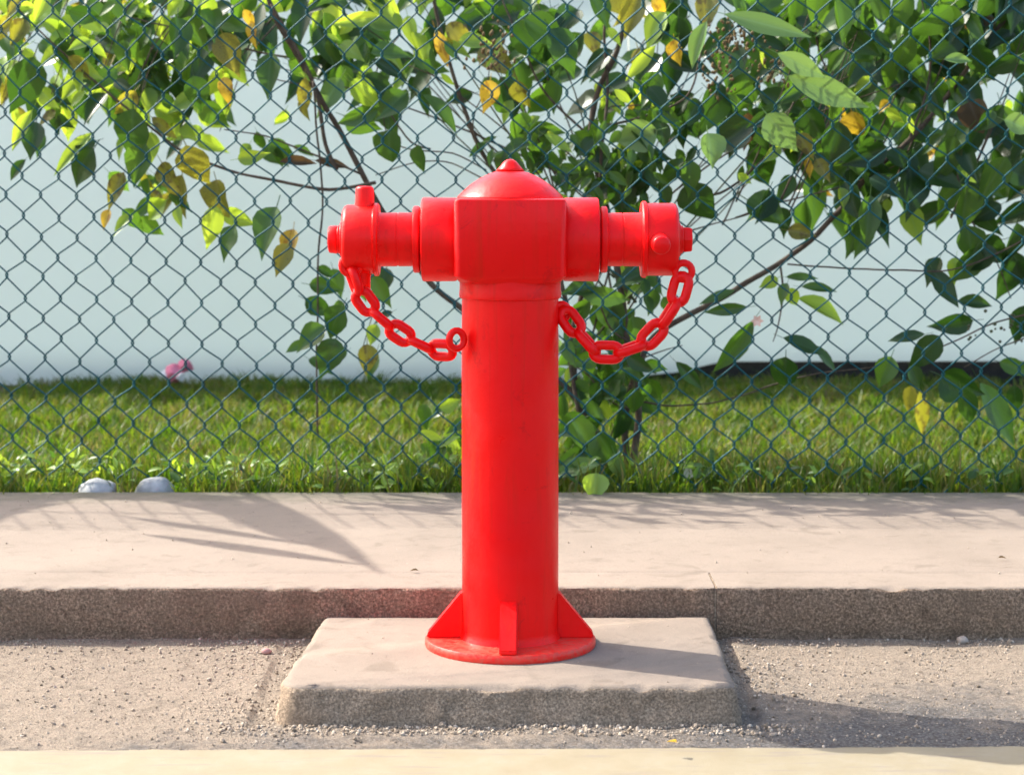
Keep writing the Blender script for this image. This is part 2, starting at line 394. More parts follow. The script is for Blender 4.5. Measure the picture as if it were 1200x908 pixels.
# pavement: one root mesh (the walking slab) with kerb stones and a far strip as children
def slab(name, x0, x1, y0, y1, z0, z1, mats, parent, dx=.02, rough=.002, sideidx=True, edge=.006):
    """a concrete block with a gently uneven top and a rough front face"""
    n = max(2, int((x1-x0)/dx)); m = max(3, int((y1-y0)/dx)); bm = bmesh.new()
    xs = [x0+(x1-x0)*i/n for i in range(n+1)]; prof = []
    zs = [z0, .006, .017, .024, .055, z1-edge]
    for k in range(6): prof.append((y0+(.003 if k < 3 else 0)*(rough > .0025), zs[k], 1))
    prof.append((y0+edge*.3, z1-edge*.3, .8)); prof.append((y0+edge, z1, .3))
    for k in range(1, m+1): prof.append((y0+edge+(y1-y0-edge)*k/m, z1, 0))
    prof.append((y1, z0, 0)); rows = []
    for x in xs:
        r = []
        for (y, z, f) in prof:
            p = (x, y, z); d = rough*f*(nz(p, 25, 1)+.8*nz(p, 70, 2)+.6*nz(p, 160, 4))
            zz = .0012*nz((x, y, 0), 2.3, 8)+.0006*nz((x, y, 0), 30, 9) if z > z1-edge*.5 else 0
            if f in (.8, .3): zz -= max(0, nz((x, 0, 0), 38, 6)-.1)*edge*1.5
            r.append(bm.verts.new((x, y+d, z+zz)))
        rows.append(r)
    K = len(prof)
    for A, B in zip(rows, rows[1:]):
        for k in range(K-1):
            f = bm.faces.new((A[k], B[k], B[k+1], A[k+1])); f.material_index = 1 if k < 6 and sideidx else 0
    bm.faces.new(rows[0]); bm.faces.new(list(reversed(rows[-1])))
    bmesh.ops.recalc_face_normals(bm, faces=bm.faces[:])
    o = obj(name, bm, None, parent, True, 50)
    for mm in mats: o.data.materials.append(mm)
    return o
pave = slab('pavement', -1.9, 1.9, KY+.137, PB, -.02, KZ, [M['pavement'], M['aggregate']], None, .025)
tag(pave, 'pale sunlit concrete pavement behind the kerb', kind='structure')
joints = [-1.9, -1.25, .373, 1.9]
for a, b in zip(joints, joints[1:]):
    slab('kerb_stone', a+.0022, b-.0022, KY, KY+.1345, -.02, KZ+.0008, [M['pavement'], M['aggregate']], pave, .012, .0032, True, .008)
for x in joints[1:-1]:
    bm = bm_box(x-.0018, x+.0018, KY+.003, KY+.13, 0, KZ-.0012); obj('mortar_joint', bm, M['pad_side'], pave, False)
for s in (-1, 1):
    for i in range(4):
        a, b = 1.9+i*2.6, 4.5+i*2.6
        x0, x1 = (a, b) if s > 0 else (-b, -a)
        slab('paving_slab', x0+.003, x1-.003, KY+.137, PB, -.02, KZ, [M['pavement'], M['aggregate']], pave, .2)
        slab('kerb_stone', x0+.003, x1-.003, KY, KY+.1345, -.02, KZ+.0008, [M['pavement'], M['aggregate']], pave, .06, .003, True, .008)

bm = bmesh.new()
nxl, nyl = 90, 60; rows = []
for j in range(nyl+1):
    y = PB-.01 + (5.2-PB)*j/nyl
    rows.append([bm.verts.new((-3.2+6.4*i/nxl, y, .062+.012*noise.noise(((-3.2+6.4*i/nxl)*3, y*3, 0))*min(1, j/3)-.006*(y-PB)/2.6)) for i in range(nxl+1)])
for A, B in zip(rows, rows[1:]):
    for i in range(nxl): bm.faces.new((A[i], A[i+1], B[i+1], B[i]))
far = [bm.verts.new(c) for c in ((-60, PB-.01, .05), (-60, 5.2, .05), (-60, 70, .05), (60, 70, .05), (60, 5.2, .05), (60, PB-.01, .05))]
L_ = [r[0] for r in rows]; Rr = [r[-1] for r in rows]
bm.faces.new([far[0]] + L_ + [far[1]]); bm.faces.new([far[1]] + rows[-1] + [far[4], far[3], far[2]]); bm.faces.new([far[5], far[4]] + list(reversed(Rr)))
bmesh.ops.recalc_face_normals(bm, faces=bm.faces[:])
lawn = obj('lawn', bm, M['soil']); tag(lawn, 'lawn soil between the fence and the white wall', kind='structure')

# ------------------------------------------------------------------ concrete pad
def make_pad():
    bm = bmesh.new(); out = []
    c = [(-.368, -.284), (.358, -.281), (.362, KY-.008), (-.338, KY-.008)]; rad = [.05, .022, .006, .012]
    for i, (p, r) in enumerate(zip(c, rad)):
        p = Vector(p); a = (Vector(c[i-1])-p).normalized(); b = (Vector(c[(i+1) % 4])-p).normalized()
        for k in range(7):
            t = k/6; q = p + a*r*(1-t)**2 + b*r*t**2; out.append(q)
    # resample
    pts = []
    for i, p in enumerate(out):
        q = out[(i+1) % len(out)]; n = max(1, int((q-p).length/.011))
        pts += [p+(q-p)*k/n for k in range(n)]
    ctr = Vector((0, -.03)); N = len(pts)
    prof = [(.013, -.035, 1.2), (.011, -.012, 1.6), (.007, .002, 1.7), (.003, .016, 1.7), (.0005, .029, 1.5), (.0, .039, 1.2), (-.003, .0455, .9), (-.008, .049, .5), (-.016, PAD_Z, .12)]
    rings = []
    for off, z, f in prof:
        ring = []
        for p in pts:
            d = (p-ctr); nn = Vector((d.x/abs(.37), d.y/.26)); nn = Vector((math.copysign(1, d.x), 0)) if abs(d.x)/.37 > abs(d.y)/.265 else Vector((0, math.copysign(1, d.y)))
            if abs(abs(d.x)/.37-abs(d.y)/.265) < .12: nn = d.normalized()
            P = (p.x, p.y, z); k = .0035*f*(nz(P, 18, 1)+.8*nz(P, 55, 2)+.6*nz(P, 140, 3))
            if p.y > KY-.03: k = min(k, 0)*.3
            q = p+nn*(off+k); zz = z-(max(0, nz((p.x, p.y, 0), 33, 5)-.12)*.016 if .04 < z < PAD_Z-.0001 else 0)
            ring.append(bm.verts.new((q.x, q.y, zz)))
        rings.append(ring)
    for ri, (A, B) in enumerate(zip(rings, rings[1:])):
        for k in range(N):
            f = bm.faces.new((A[k], A[(k+1) % N], B[(k+1) % N], B[k])); f.material_index = 1 if ri < 6 else 0
    bm.faces.new(rings[-1]); bmesh.ops.recalc_face_normals(bm, faces=bm.faces[:])
    o = obj('concrete_pad', bm, M['pad']); o.data.materials.append(M['pad_side'])
    return tag(o, 'low worn concrete pad with chipped rounded edges carrying the red hydrant', 'concrete pad')
make_pad()

# ------------------------------------------------------------------ fire hydrant
red = M['red']
hy = empty('fire_hydrant', (0, 0, PAD_Z))
tag(hy, 'red fire hydrant pillar with two side outlets and hanging chains on a concrete pad', 'fire hydrant')
def hp(name, bm, mat=red, parent=hy, autos=40):
    for v in bm.verts: v.co.z -= PAD_Z if parent is hy else 0
    return obj(name, bm, mat, parent, True, autos)
hp('base_flange', bm_lathe([(0, PAD_Z-.002), (.1435, PAD_Z-.002), (.146, PAD_Z+.002), (.1455, PAD_Z+.011), (.143, PAD_Z+.014), (0, PAD_Z+.0145)], 64), M['red_dusty'])
pr = [(0, .06), (.087, .063), (.0845, .069), (.0825, .074)] + [(.0822-.0012*k/12, .08+.56*k/12) for k in range(13)] + [(.0808, .646), (0, .646)]
hp('barrel', bm_lathe(pr, 64))
hp('collar', bm_lathe([(0, .6415), (.0835, .6415), (.0855, .6435), (.0857, .650), (.0848, .656), (.0846, .6725), (0, .6725)], 64))
def gusset(a):
    bm = bmesh.new(); w = .0145; t = PAD_Z+.0135
    prof = [(.079, t), (.141, t), (.1415, t+.007), (.0835, t+.078), (.079, t+.079)]
    s1 = [bm.verts.new((r, -w, z)) for r, z in prof]; s2 = [bm.verts.new((r, w, z)) for r, z in prof]
    bm.faces.new(s1); bm.faces.new(list(reversed(s2)))
    for k in range(5): bm.faces.new((s1[k], s1[(k+1) % 5], s2[(k+1) % 5], s2[k]))
    bmesh.ops.recalc_face_normals(bm, faces=bm.faces[:])
    bmesh.ops.bevel(bm, geom=bm.edges[:], offset=.0022, segments=2, affect='EDGES')
    bmesh.ops.rotate(bm, verts=bm.verts[:], cent=(0, 0, 0), matrix=Matrix.Rotation(a, 3, 'Z')); return bm
for a in (0, 90, 180, 268.5): hp('gusset', gusset(R(a)))
# cast square head that narrows to the collar
bm = bmesh.new(); hb = .0915
prof = [(.083, .670, .04), (hb-.004, .6765, .02), (hb, .682, .012), (hb, .8035, .009), (hb-.0015, .807, .009), (hb-.005, .8085, .009)]
rings = []
for h, z, r in prof:
    ring = []
    for q in range(4):
        for k in range(6):
            a = math.pi/2*(q + k/5); cx_, cy_ = [(1, 1), (-1, 1), (-1, -1), (1, -1)][q]
            ring.append(bm.verts.new((cx_*(h-r)+r*math.cos(a), cy_*(h-r)+r*math.sin(a), z)))
    rings.append(ring)
for A, B in zip(rings, rings[1:]):
    for k in range(24): bm.faces.new((A[k], A[(k+1) % 24], B[(k+1) % 24], B[k]))
bm.faces.new(rings[0]); bm.faces.new(rings[-1]); bmesh.ops.recalc_face_normals(bm, faces=bm.faces[:])
hp('head_block', bm, autos=38)
dome = [(0, .806), (.0875, .806), (.0882, .809), (.087, .8115)]
Rs = (.086**2+.047**2)/(2*.047)
for k in range(1, 13):
    r = .086*(1-k/12)+.0; dome.append((max(r, 0), .811 + .72*(math.sqrt(Rs*Rs-r*r)-(Rs-.047)) + .28*.047*(k/12)))
dm = hp('dome_cap', bm_lathe(dome, 64, cap=False), autos=50)
obj('finial', bm_lathe([(0, .852-PAD_Z), (.024, .853-PAD_Z), (.0195, .858-PAD_Z), (.016, .862-PAD_Z), (.0125, .8665-PAD_Z), (.0085, .870-PAD_Z), (.004, .872-PAD_Z), (0, .8725-PAD_Z)], 20, cap=False), red, dm)
AZ = .739
def outlet(s, lugs, rc):
    c = (0, 0, AZ)
    hp('outlet_flange', bm_lathe(rounded(.0695, .070, s*.088, s*.1475, .004), 56, 'X', c))
    hp('coupling_ring', bm_lathe(rounded(.0555, .0555, s*.1505, s*.162, .003), 48, 'X', c))
    hp('outlet_pipe', bm_lathe([(0, s*.146), (.0435, s*.146), (.0435, s*.160), (.0445, s*.166), (.0447, s*.186), (.0437, s*.1865), (.0437, s*.189), (.0447, s*.1895), (.0447, s*.216), (.046, s*.219), (.046, s*.2225), (0, s*.2225)], 48, 'X', c))
    cap = hp('outlet_cap', bm_lathe([(0, s*.2185), (rc+.001, s*.2185), (rc+.0035, s*.221), (rc+.0035, s*.226), (rc, s*.2285), (rc, s*.271), (rc-.002, s*.276), (rc-.0075, s*.279), (0, s*.279)], 56, 'X', c))
    d = AZ-PAD_Z
    obj('washer', bm_lathe(rounded(.029, .029, s*.277, s*.284, .002), 32, 'X', (0, 0, d)), red, cap)
    obj('washer', bm_lathe(rounded(.0235, .0235, s*.2835, s*.2885, .0015), 32, 'X', (0, 0, d)), red, cap)
    nut = bm_lathe(rounded(.0235, .0225, s*.288, s*.3035, .003), 6 if s > 0 else 24, 'X', (0, 0, d))
    obj('end_nut', nut, red, cap, True, 35)
    for (ang, off) in lugs:
        bm = bm_lathe([(.017, rc-.004), (.0165, rc+.002), (.0158, rc+.006), (.0153, rc+.026), (.0142, rc+.029), (.0115, rc+.031), (0, rc+.0315)], 24, 'Z')
        bmesh.ops.rotate(bm, verts=bm.verts[:], cent=(0, 0, 0), matrix=Matrix.Rotation(R(ang), 3, 'X'))
        bmesh.ops.translate(bm, verts=bm.verts[:], vec=(s*.2465+off, 0, d)); obj('lug', bm, red, cap, True, 40)
    return cap
outlet(-1, [(0, .004), (180, -.003)], .0575)
outlet(1, [(94, .0), (274, .0)], .0605)
# chains of oval steel links
def link_mesh():
    L, W, r = .0575, .0400, .0081; a = W/2-r; h = L/2-r-a; pts = []
    for k in range(9): t = -math.pi/2+math.pi*k/8; pts.append(Vector((h+a*math.cos(t), a*math.sin(t), 0)))
    for k in range(9): t = math.pi/2+math.pi*k/8; pts.append(Vector((-h+a*math.cos(t), a*math.sin(t), 0)))
    me_bm = bm_tube(pts, r, 8, True); me = bpy.data.meshes.new('link'); me_bm.to_mesh(me); me_bm.free()
    me.materials.append(red); me.polygons.foreach_set('use_smooth', [True]*len(me.polygons)); return me
LINK = link_mesh()
def chain(px, Ys, eye, rolls, n):
    pts = [at(u, v, y)-Vector((0, 0, PAD_Z)) for (u, v), y in zip(px, Ys)]
    curve = catmull(pts, 12); seg = [(b-a).length for a, b in zip(curve, curve[1:])]; tot = sum(seg)
    e0, e1, r = eye; bm = bmesh.new()
    e0 = at(*e0)-Vector((0, 0, PAD_Z)); e1 = at(*e1)-Vector((0, 0, PAD_Z))
    ring = [e0+Vector((r*math.cos(t), 0, r*math.sin(t))) for t in [2*math.pi*k/18 for k in range(18)]]
    bm_tube(ring, .006, 8, True, bm)
    ch = obj('chain', bm, red, hy); bm = bmesh.new()
    ring = [e1+Vector((r*math.cos(t)*.8, r*.35*math.cos(t), r*math.sin(t))) for t in [2*math.pi*k/18 for k in range(18)]]
    bm_tube(ring, .006, 8, True, bm)
    obj('end_ring', bm, red, ch)
    def along(s):
        for i, l in enumerate(seg):
            if s <= l: return curve[i]+(curve[i+1]-curve[i])*(s/l)
            s -= l
        return curve[-1]
    pitch = tot/n
    for k in range(n):
        a, b = along(pitch*k), along(pitch*(k+1)); t = (b-a).normalized()
        nrm = Vector((0, -1, 0)); nrm = (nrm-t*nrm.dot(t)).normalized(); bi = t.cross(nrm)
        ro = R(rolls[k % len(rolls)]); n2 = nrm*math.cos(ro)+bi*math.sin(ro); b2 = n2.cross(t)
        o = bpy.data.objects.new('link', LINK); o.matrix_local = Matrix.Translation((a+b)/2) @ Matrix((t, b2, n2)).transposed().to_4x4()
        sc = min(1.12, max(.9, pitch/.0412)); o.scale = (sc, 1, 1)
        link(o, ch)
chain([(411, 316), (424, 350), (449, 376), (480, 398), (510, 411), (530, 411)], [-.03, -.03, -.025, -.02, -.02, -.035],
      ((411, 311, -.03), (535, 398, -.05), .015), [68, 10, 84, 12, 84, 20], 6)
chain([(801, 324), (797, 346), (781, 372), (763, 397), (743, 408), (722, 414), (707, 421), (692, 404), (675, 386), (660, 364)], [-.03, -.035, -.03, -.03, -.03, -.03, -.03, -.02, -.01, .0],
      ((801, 318, -.03), (658, 366, .005), .014), [14, 80, 12, 82, 14, 80, 20], 7)

# ------------------------------------------------------------------ chain-link fence
fence = empty('chain_link_fence', (0, 1.38, .06))
tag(fence, 'dark green chain link fence standing along the back edge of the pavement', 'fence')
def fx(c): x = c*.0434; return x*(1+.018*x)+ .0
def fz(x, j):
    base = .485+.012*x+.024*x*x; return base + j*(.0490+.0009*max(-2, min(2, x)))
def fy(x): return 1.385-.02*max(-1.5, min(1.5, x))
rf = random.Random(4)
NC = 64; wob = {}
def knot(c, j):
    if (c, j) not in wob: wob[(c, j)] = (rf.gauss(0, .0016), rf.gauss(0, .0016))
    x = fx(c); w = wob[(c, j)]
    return Vector((x+w[0], fy(x)+.006*noise.noise((x*1.5, j*.1, 3)), fz(x, j)+w[1]))
for k in range(-NC, NC):
    pts = []
    for j in range(-9, 17):
        left = (k+j) % 2 == 0
        K = knot(k if left else k+1, j); s = 1 if left else -1; e = .0042
        y = .0024 if (k % 2 == 0) else -.0024
        for a, b, c_ in ((.0040, 1, -.0100), (.0006, .9, -.0060), (-.0022, .5, -.0024), (-.0022, -.5, .0024), (.0006, -.9, .0060), (.0040, -1, .0100)):
            pts.append(K+Vector((s*a, y*b, c_)))
    o = obj('mesh_wire', bm_tube(pts, .0020, 5), M['wire'], None)
    o.parent = fence; o.matrix_parent_inverse = Matrix.Translation(-fence.location)

# ------------------------------------------------------------------ white wall at the back
wall = empty('white_wall', (0, 4.0, .05)); tag(wall, 'long plain white sheet wall behind the lawn with a dark gap under its right part', 'wall')
def panel(prof, y0, y1, top, name='wall_panel', mat=None):
    bm = bmesh.new(); w = wall.location
    A = [bm.verts.new(Vector((x, y0, z))-w) for x, z in prof]+[bm.verts.new(Vector((x, y0, top))-w) for x, z in reversed(prof)]
    B = [bm.verts.new(v.co+Vector((0, y1-y0, 0))) for v in A]; n = len(A)
    bm.faces.new(A); bm.faces.new(list(reversed(B)))
    for k in range(n): bm.faces.new((A[k], A[(k+1) % n], B[(k+1) % n], B[k]))
    bmesh.ops.recalc_face_normals(bm, faces=bm.faces[:])
    obj(name, bm, mat or M['white_board'], wall, False)
panel([(-6, .04), (.418, .04)], 4.0, 4.012, 1.50, 'wall_panel', M['sheet'])
panel([(.422, .088), (.60, .105), (.77, .145), (6, .150)], 4.004, 4.016, 1.50, 'wall_panel', M['sheet'])
panel([(-6, .03), (6, .03)], 4.045, 4.08, .19, 'gap_shade_board', M['black'])  # added black board, stands in for shade and dark soil under the panels
panel([(-6, 1.502), (6, 1.502)], 3.99, 4.06, 1.525, 'wall_capping')

# ------------------------------------------------------------------ grass
rng = np.random.default_rng(7)
def ground_z(x, y): return .062-.006*(y-PB)/2.6
def blades(n, x0, x1, y0, y1, h0, h1, w, lean, clump=0):
    if clump:
        cx = rng.uniform(x0, x1, clump); cy = rng.uniform(y0, y1, clump); i = rng.integers(0, clump, n)
        x = cx[i]+rng.normal(0, .02, n); y = np.clip(cy[i]+rng.normal(0, .02, n), y0, y1+.1)
    else:
        x = rng.uniform(x0, x1, n); y = rng.uniform(y0, y1, n)
    h = rng.uniform(h0, h1, n); a = rng.uniform(0, 2*np.pi, n); l = rng.uniform(.1, 1, n)*lean*h
    b = rng.uniform(0, 2*np.pi, n); ww = w*rng.uniform(.6, 1.3, n)
    dx, dy = np.cos(a)*ww/2, np.sin(a)*ww/2; ex, ey = np.cos(b)*l, np.sin(b)*l
    z = ground_z(x, y)-.004; Vv = np.zeros((n, 5, 3))
    Vv[:, 0] = np.stack([x-dx, y-dy, z], 1); Vv[:, 1] = np.stack([x+dx, y+dy, z], 1)
    Vv[:, 2] = np.stack([x+dx*.75+ex*.35, y+dy*.75+ey*.35, z+h*.6], 1); Vv[:, 3] = np.stack([x-dx*.75+ex*.35, y-dy*.75+ey*.35, z+h*.6], 1)
    Vv[:, 4] = np.stack([x+ex, y+ey, z+h], 1)
    return Vv
Bl = np.concatenate([blades(36000, -1.75, 1.75, PB+.02, 4.1, .022, .05, .005, .9),
                     blades(26000, -1.75, 1.75, PB+.02, 4.1, .03, .062, .006, 1.1, 900),
                     blades(9000, -1.75, 1.75, 3.4, 4.0, .018, .04, .007, .7, 300), blades(420, -1.3, 1.3, PB-.004, PB+.03, .045, .075, .005, 1.3, 90),
                     blades(9000, -1.3, 1.3, PB+.025, PB+.45, .04, .095, .0055, .8, 260),
                     blades(1500, -1.3, 1.3, PB+.03, PB+.35, .08, .15, .006, .6, 120), blades(5000, -1.4, 1.4, PB+.02, 3.9, .05, .085, .008, 1.3, 150),
                     blades(16000, -3.2, 3.2, PB+.02, 4.1, .025, .055, .007, .9)])
ctr = Bl[:, 0]; keep = np.ones(len(Bl), bool)
for u in (114, 181):
    keep &= ~((abs(ctr[:, 0]-at(u, 574, 1.37).x) < .05) & (ctr[:, 1] < 1.41))
Bl = Bl[keep]
n = len(Bl); idx = (np.arange(n)*5)[:, None]
ff = (idx+np.array([0, 1, 2, 3, 3, 2, 4])).ravel(); lt = np.tile([4, 3], n)
go = link(bpy.data.objects.new('grass', np_mesh('grass', Bl.reshape(-1, 3), ff, lt, [M['grass']])))
tag(go, 'sunlit mown grass growing between the fence and the white wall', 'grass', kind='stuff')

# ------------------------------------------------------------------ leaves
def leaf_geo(kind):
    """an ovate leaf with a pointed drooping tip, folded along its midrib, along +Y, facing +Z; with a short stalk"""
    prof = {'ovate': [(0, .0), (.07, .50), (.19, .88), (.34, 1.0), (.52, .86), (.70, .54), (.86, .19), (1, 0)],
            'round': [(0, .0), (.07, .66), (.2, .97), (.38, 1.0), (.56, .95), (.74, .75), (.9, .36), (1, 0)],
            'lance': [(0, .0), (.1, .42), (.25, .82), (.42, 1.0), (.6, .88), (.77, .55), (.91, .2), (1, 0)]}[kind[0]]
    fold, droop, wave = kind[1:]; v, f, uv = [], [], []
    rows = []
    for i, (t, w) in enumerate(prof):
        zc = -droop*t*t+droop*.12*math.sin(t*3); row = []
        for s in ((-1, -.5, 0, .5, 1) if w > 0 else (0,)):
            x = s*w*.5; zz = zc + fold*abs(x) + wave*math.sin(t*9+(2 if s < 0 else 0))*abs(s)*w
            row.append(len(v)); v.append((x, t, zz)); uv.append((.5+x, t))
        rows.append(row)
    for A, B in zip(rows, rows[1:]):
        if len(A) == 1:
            for k in range(4): f.append((A[0], B[k+1], B[k]))
        elif len(B) == 1:
            for k in range(4): f.append((A[k], A[k+1], B[0]))
        else:
            for k in range(4): f.append((A[k], A[k+1], B[k+1], B[k]))
    k = len(v)      # stalk
    v += [(-.018, 0.01, 0), (.018, .01, 0), (0, 0.01, .022), (-.012, -.22, .03), (.012, -.22, .03), (0, -.22, .05)]; uv += [(.5, 0)]*6
    f += [(k, k+1, k+4, k+3), (k+1, k+2, k+5, k+4), (k+2, k, k+3, k+5)]
    return np.array(v), f, uv
KINDS = [('ovate', .35, .18, .015), ('ovate', .55, .12, .045), ('lance', .5, .25, .02), ('ovate', .15, .45, .05), ('round', .45, .3, .05), ('lance', .2, .15, .02)]
GEO = [leaf_geo(k) for k in KINDS]; LMESH = {}
def leaf_mesh(ki, m):
    if (ki, m) not in LMESH:
        v, f, uv = GEO[ki]; me = bpy.data.meshes.new('leaf'); me.from_pydata([tuple(x) for x in v], [], f)
        ul = me.uv_layers.new(name='UVMap')
        for lp in me.loops: ul.data[lp.index].uv = uv[lp.vertex_index]
        me.materials.append(LM[m]); me.polygons.foreach_set('use_smooth', [True]*len(me.polygons)); LMESH[(ki, m)] = me
    return LMESH[(ki, m)]
rl = random.Random(11); LEAVES = []
def leaf_m(base, tdir, ndir, L, W):
    t = tdir.normalized(); n = (ndir-t*ndir.dot(t)).normalized(); x = t.cross(n)
    return Matrix.Translation(base) @ Matrix((x*W, t*L, n*min(L, W*1.3))).transposed().to_4x4()
def leaf(u, v, ang, L, W, m, Y=None, tilt=None, back=None, ki=None):
    """centre and direction of a leaf seen at a place of the photograph, its length and width in its pixels, hung at depth Y"""
    Y = Y if Y is not None else rl.uniform(1.45, 1.75)
    c = at(u, v, Y); k = (Y-CAM.y)/FPX; a = R(ang)
    bk = rl.uniform(-.35, .35) if back is None else back
    t = Vector((math.cos(a), bk, -math.sin(a)))
    n = Vector((rl.uniform(-.8, .8), -1, rl.uniform(-.25, 1.0))) if tilt is None else Vector(tilt)
    ki = ki if ki is not None else (rl.choice((2, 5)) if W < L*.42 else rl.choice((1, 4)) if W > L*.75 else rl.choice((0, 3, 0, 1)))
    Lm, Wm = L*k*math.sqrt(1+bk*bk*.5), W*k*1.02
    t = t.normalized(); LEAVES.append((L*W, leaf_m(c-t*Lm*.5, t, n, Lm, Wm), ki, m))
EXPL = """28 103 110 75 45 d|25 153 120 55 18 l|38 165 100 45 30 d|85 180 135 70 18 l|93 197 130 60 40 d|155 165 95 75 45 g|163 195 110 55 34 g|135 225 115 50 22 o|124 258 110 26 14 y
200 210 60 45 28 o|213 232 95 55 35 o|230 198 70 60 40 o|257 233 80 45 36 o|210 255 80 28 14 l|248 268 100 55 26 l|280 257 20 45 22 l|313 273 110 65 40 g|340 288 100 40 26 y|330 305 110 42 24 o|265 285 120 45 26 g|298 183 -10 40 18 l|315 90 95 55 30 g
245 40 100 65 45 d|270 65 70 55 34 o|207 45 90 50 32 d|232 112 80 46 30 d|252 135 45 45 28 g|147 67 90 40 24 g|295 42 90 30 16 y|265 107 80 34 18 y|357 113 95 45 18 o|385 115 120 55 26 p|350 190 0 45 14 b|390 192 10 42 14 b|233 160 60 30 14 l|192 150 40 40 16 o
418 24 170 60 18 l|450 27 10 46 28 p|460 63 0 50 28 g|457 82 30 50 16 d|420 137 160 55 22 g|457 125 140 50 30 g|447 103 30 50 26 d|517 133 45 62 22 g|456 172 90 38 34 g|493 188 85 36 23 g|425 95 100 45 15 l|518 57 70 46 18 y|560 50 0 45 22 l|540 40 30 40 22 o
573 113 95 38 26 y|613 112 70 38 27 o|593 132 120 32 16 l|622 52 60 62 40 d|663 60 55 62 40 g|640 38 30 60 36 d|703 15 60 46 28 d|740 20 110 56 30 o|767 37 120 50 32 l|750 75 130 55 16 l|793 63 80 32 22 y|760 103 120 42 28 g|743 160 165 56 40 p|753 205 20 52 40 g|725 200 40 52 32 d|770 183 0 42 20 d|727 230 80 50 36 d
617 157 170 52 20 g|640 152 10 48 18 g|600 178 160 46 22 g|633 187 20 40 18 d|655 168 30 40 16 l|590 195 100 34 20 d
828 15 95 44 28 o|818 53 110 58 22 p|900 30 15 105 24 p|940 77 25 66 24 p|972 108 20 108 32 p|905 50 10 60 26 d|870 113 100 56 38 g|917 157 50 60 38 p|833 130 110 70 40 d|833 177 80 42 34 p|875 157 90 50 22 b|1003 146 70 32 29 y|983 128 40 32 14 y|955 148 60 52 32 d|977 170 100 56 36 d|945 172 60 36 20 o|950 197 100 26 14 y|965 200 60 32 18 o
820 240 60 60 44 d|810 210 80 44 28 g|900 248 30 56 40 g|915 262 70 40 26 d|940 273 10 34 20 o|987 233 80 26 16 l|1017 262 95 66 28 g|1038 243 100 26 14 l|1067 228 90 62 46 d|1130 245 90 62 36 g|1137 287 80 46 36 g|1185 287 100 54 34 d|1147 37 90 40 38 b|1143 137 70 38 34 b|1123 70 0 34 14 p|1195 148 20 42 26 p|1110 205 60 40 24 d
448 343 60 45 20 g|437 393 110 28 18 l|430 422 90 38 25 o|383 337 10 42 22 g|363 397 140 46 30 g|390 380 120 52 32 g|385 420 110 50 34 d|375 360 30 40 24 d|737 327 160 46 26 d|677 340 170 44 26 d|710 348 8 62 24 g|720 373 60 52 34 g|743 387 80 34 28 g|690 352 150 34 16 l|730 433 80 40 30 g|752 428 30 40 18 d
940 325 0 38 13 g|960 338 5 42 13 g|963 363 25 64 25 l|900 332 150 26 16 l|930 350 60 30 18 l|918 345 110 28 16 g|840 348 160 46 13 g|850 363 172 52 15 g|860 407 125 78 26 g|943 405 20 56 22 d|967 420 45 46 18 d|920 437 90 40 32 d|1113 380 170 54 26 d|1062 395 170 44 16 d|1143 355 5 44 18 d|1083 415 130 56 32 d|1037 437 110 42 28 g|1073 443 60 32 20 d|1128 452 25 56 44 d|1133 478 70 50 26 g|1170 485 58 88 34 d|1193 432 20 46 20 g|1195 382 100 52 27 d|1180 325 100 66 44 d|1130 312 120 52 34 g|1118 318 100 34 18 l|808 440 45 46 16 d|1190 470 80 40 20 d"""
for line in EXPL.split('\n'):
    for it in line.split('|'):
        s = it.split(); u, v, a, L, W = map(float, s[:5])
        front = (s[5] == 'p' and u > 780)
        leaf(u, v, a, L, W, s[5], rl.uniform(1.27, 1.33) if front else rl.uniform(1.44, 1.7))
leaf(1080, 485, 80, 58, 20, 'o', 2.3); leaf(1065, 470, 100, 40, 18, 'o', 2.2)
for it in "683 513 60 52 32 g 1.5|667 500 150 46 30 g 1.55|667 540 160 44 22 g 1.5|710 480 60 48 13 l 1.6|697 493 80 42 22 d 1.6|713 527 60 48 36 g 1.45|673 550 165 66 24 p 1.40|727 550 70 44 20 p 1.42|743 470 90 34 24 g 1.5|700 455 120 40 22 d 1.6|680 470 60 40 24 d 1.7|725 500 100 44 28 d 1.55|690 535 20 48 24 d 1.5|660 480 90 40 20 g 1.65|715 555 95 40 20 d 1.45|650 565 150 36 14 o 1.42|528 473 -20 28 18 l 1.5|523 517 -25 36 13 l 1.5|513 533 110 36 20 g 1.5|497 490 100 36 20 g 1.6|535 500 150 30 15 g 1.6|505 510 20 30 12 l 1.45".split('|'):
    u, v, a, L, W, m, Y = it.split(); leaf(float(u), float(v), float(a), float(L), float(W), m, float(Y))
leaf(697, 572, 95, 36, 32, 'l', 1.285, (.1, -1, .8), -.3, 1)
def fill(n, u0, v0, u1, v1, mats, L0, L1, Y0, Y1, wr=(.4, .72), ang=(20, 160)):
    for _ in range(n):
        L = rl.uniform(L0, L1)
        leaf(rl.uniform(u0, u1), rl.uniform(v0, v1), rl.uniform(*ang), L, L*rl.uniform(*wr), rl.choice(mats), rl.uniform(Y0, Y1))
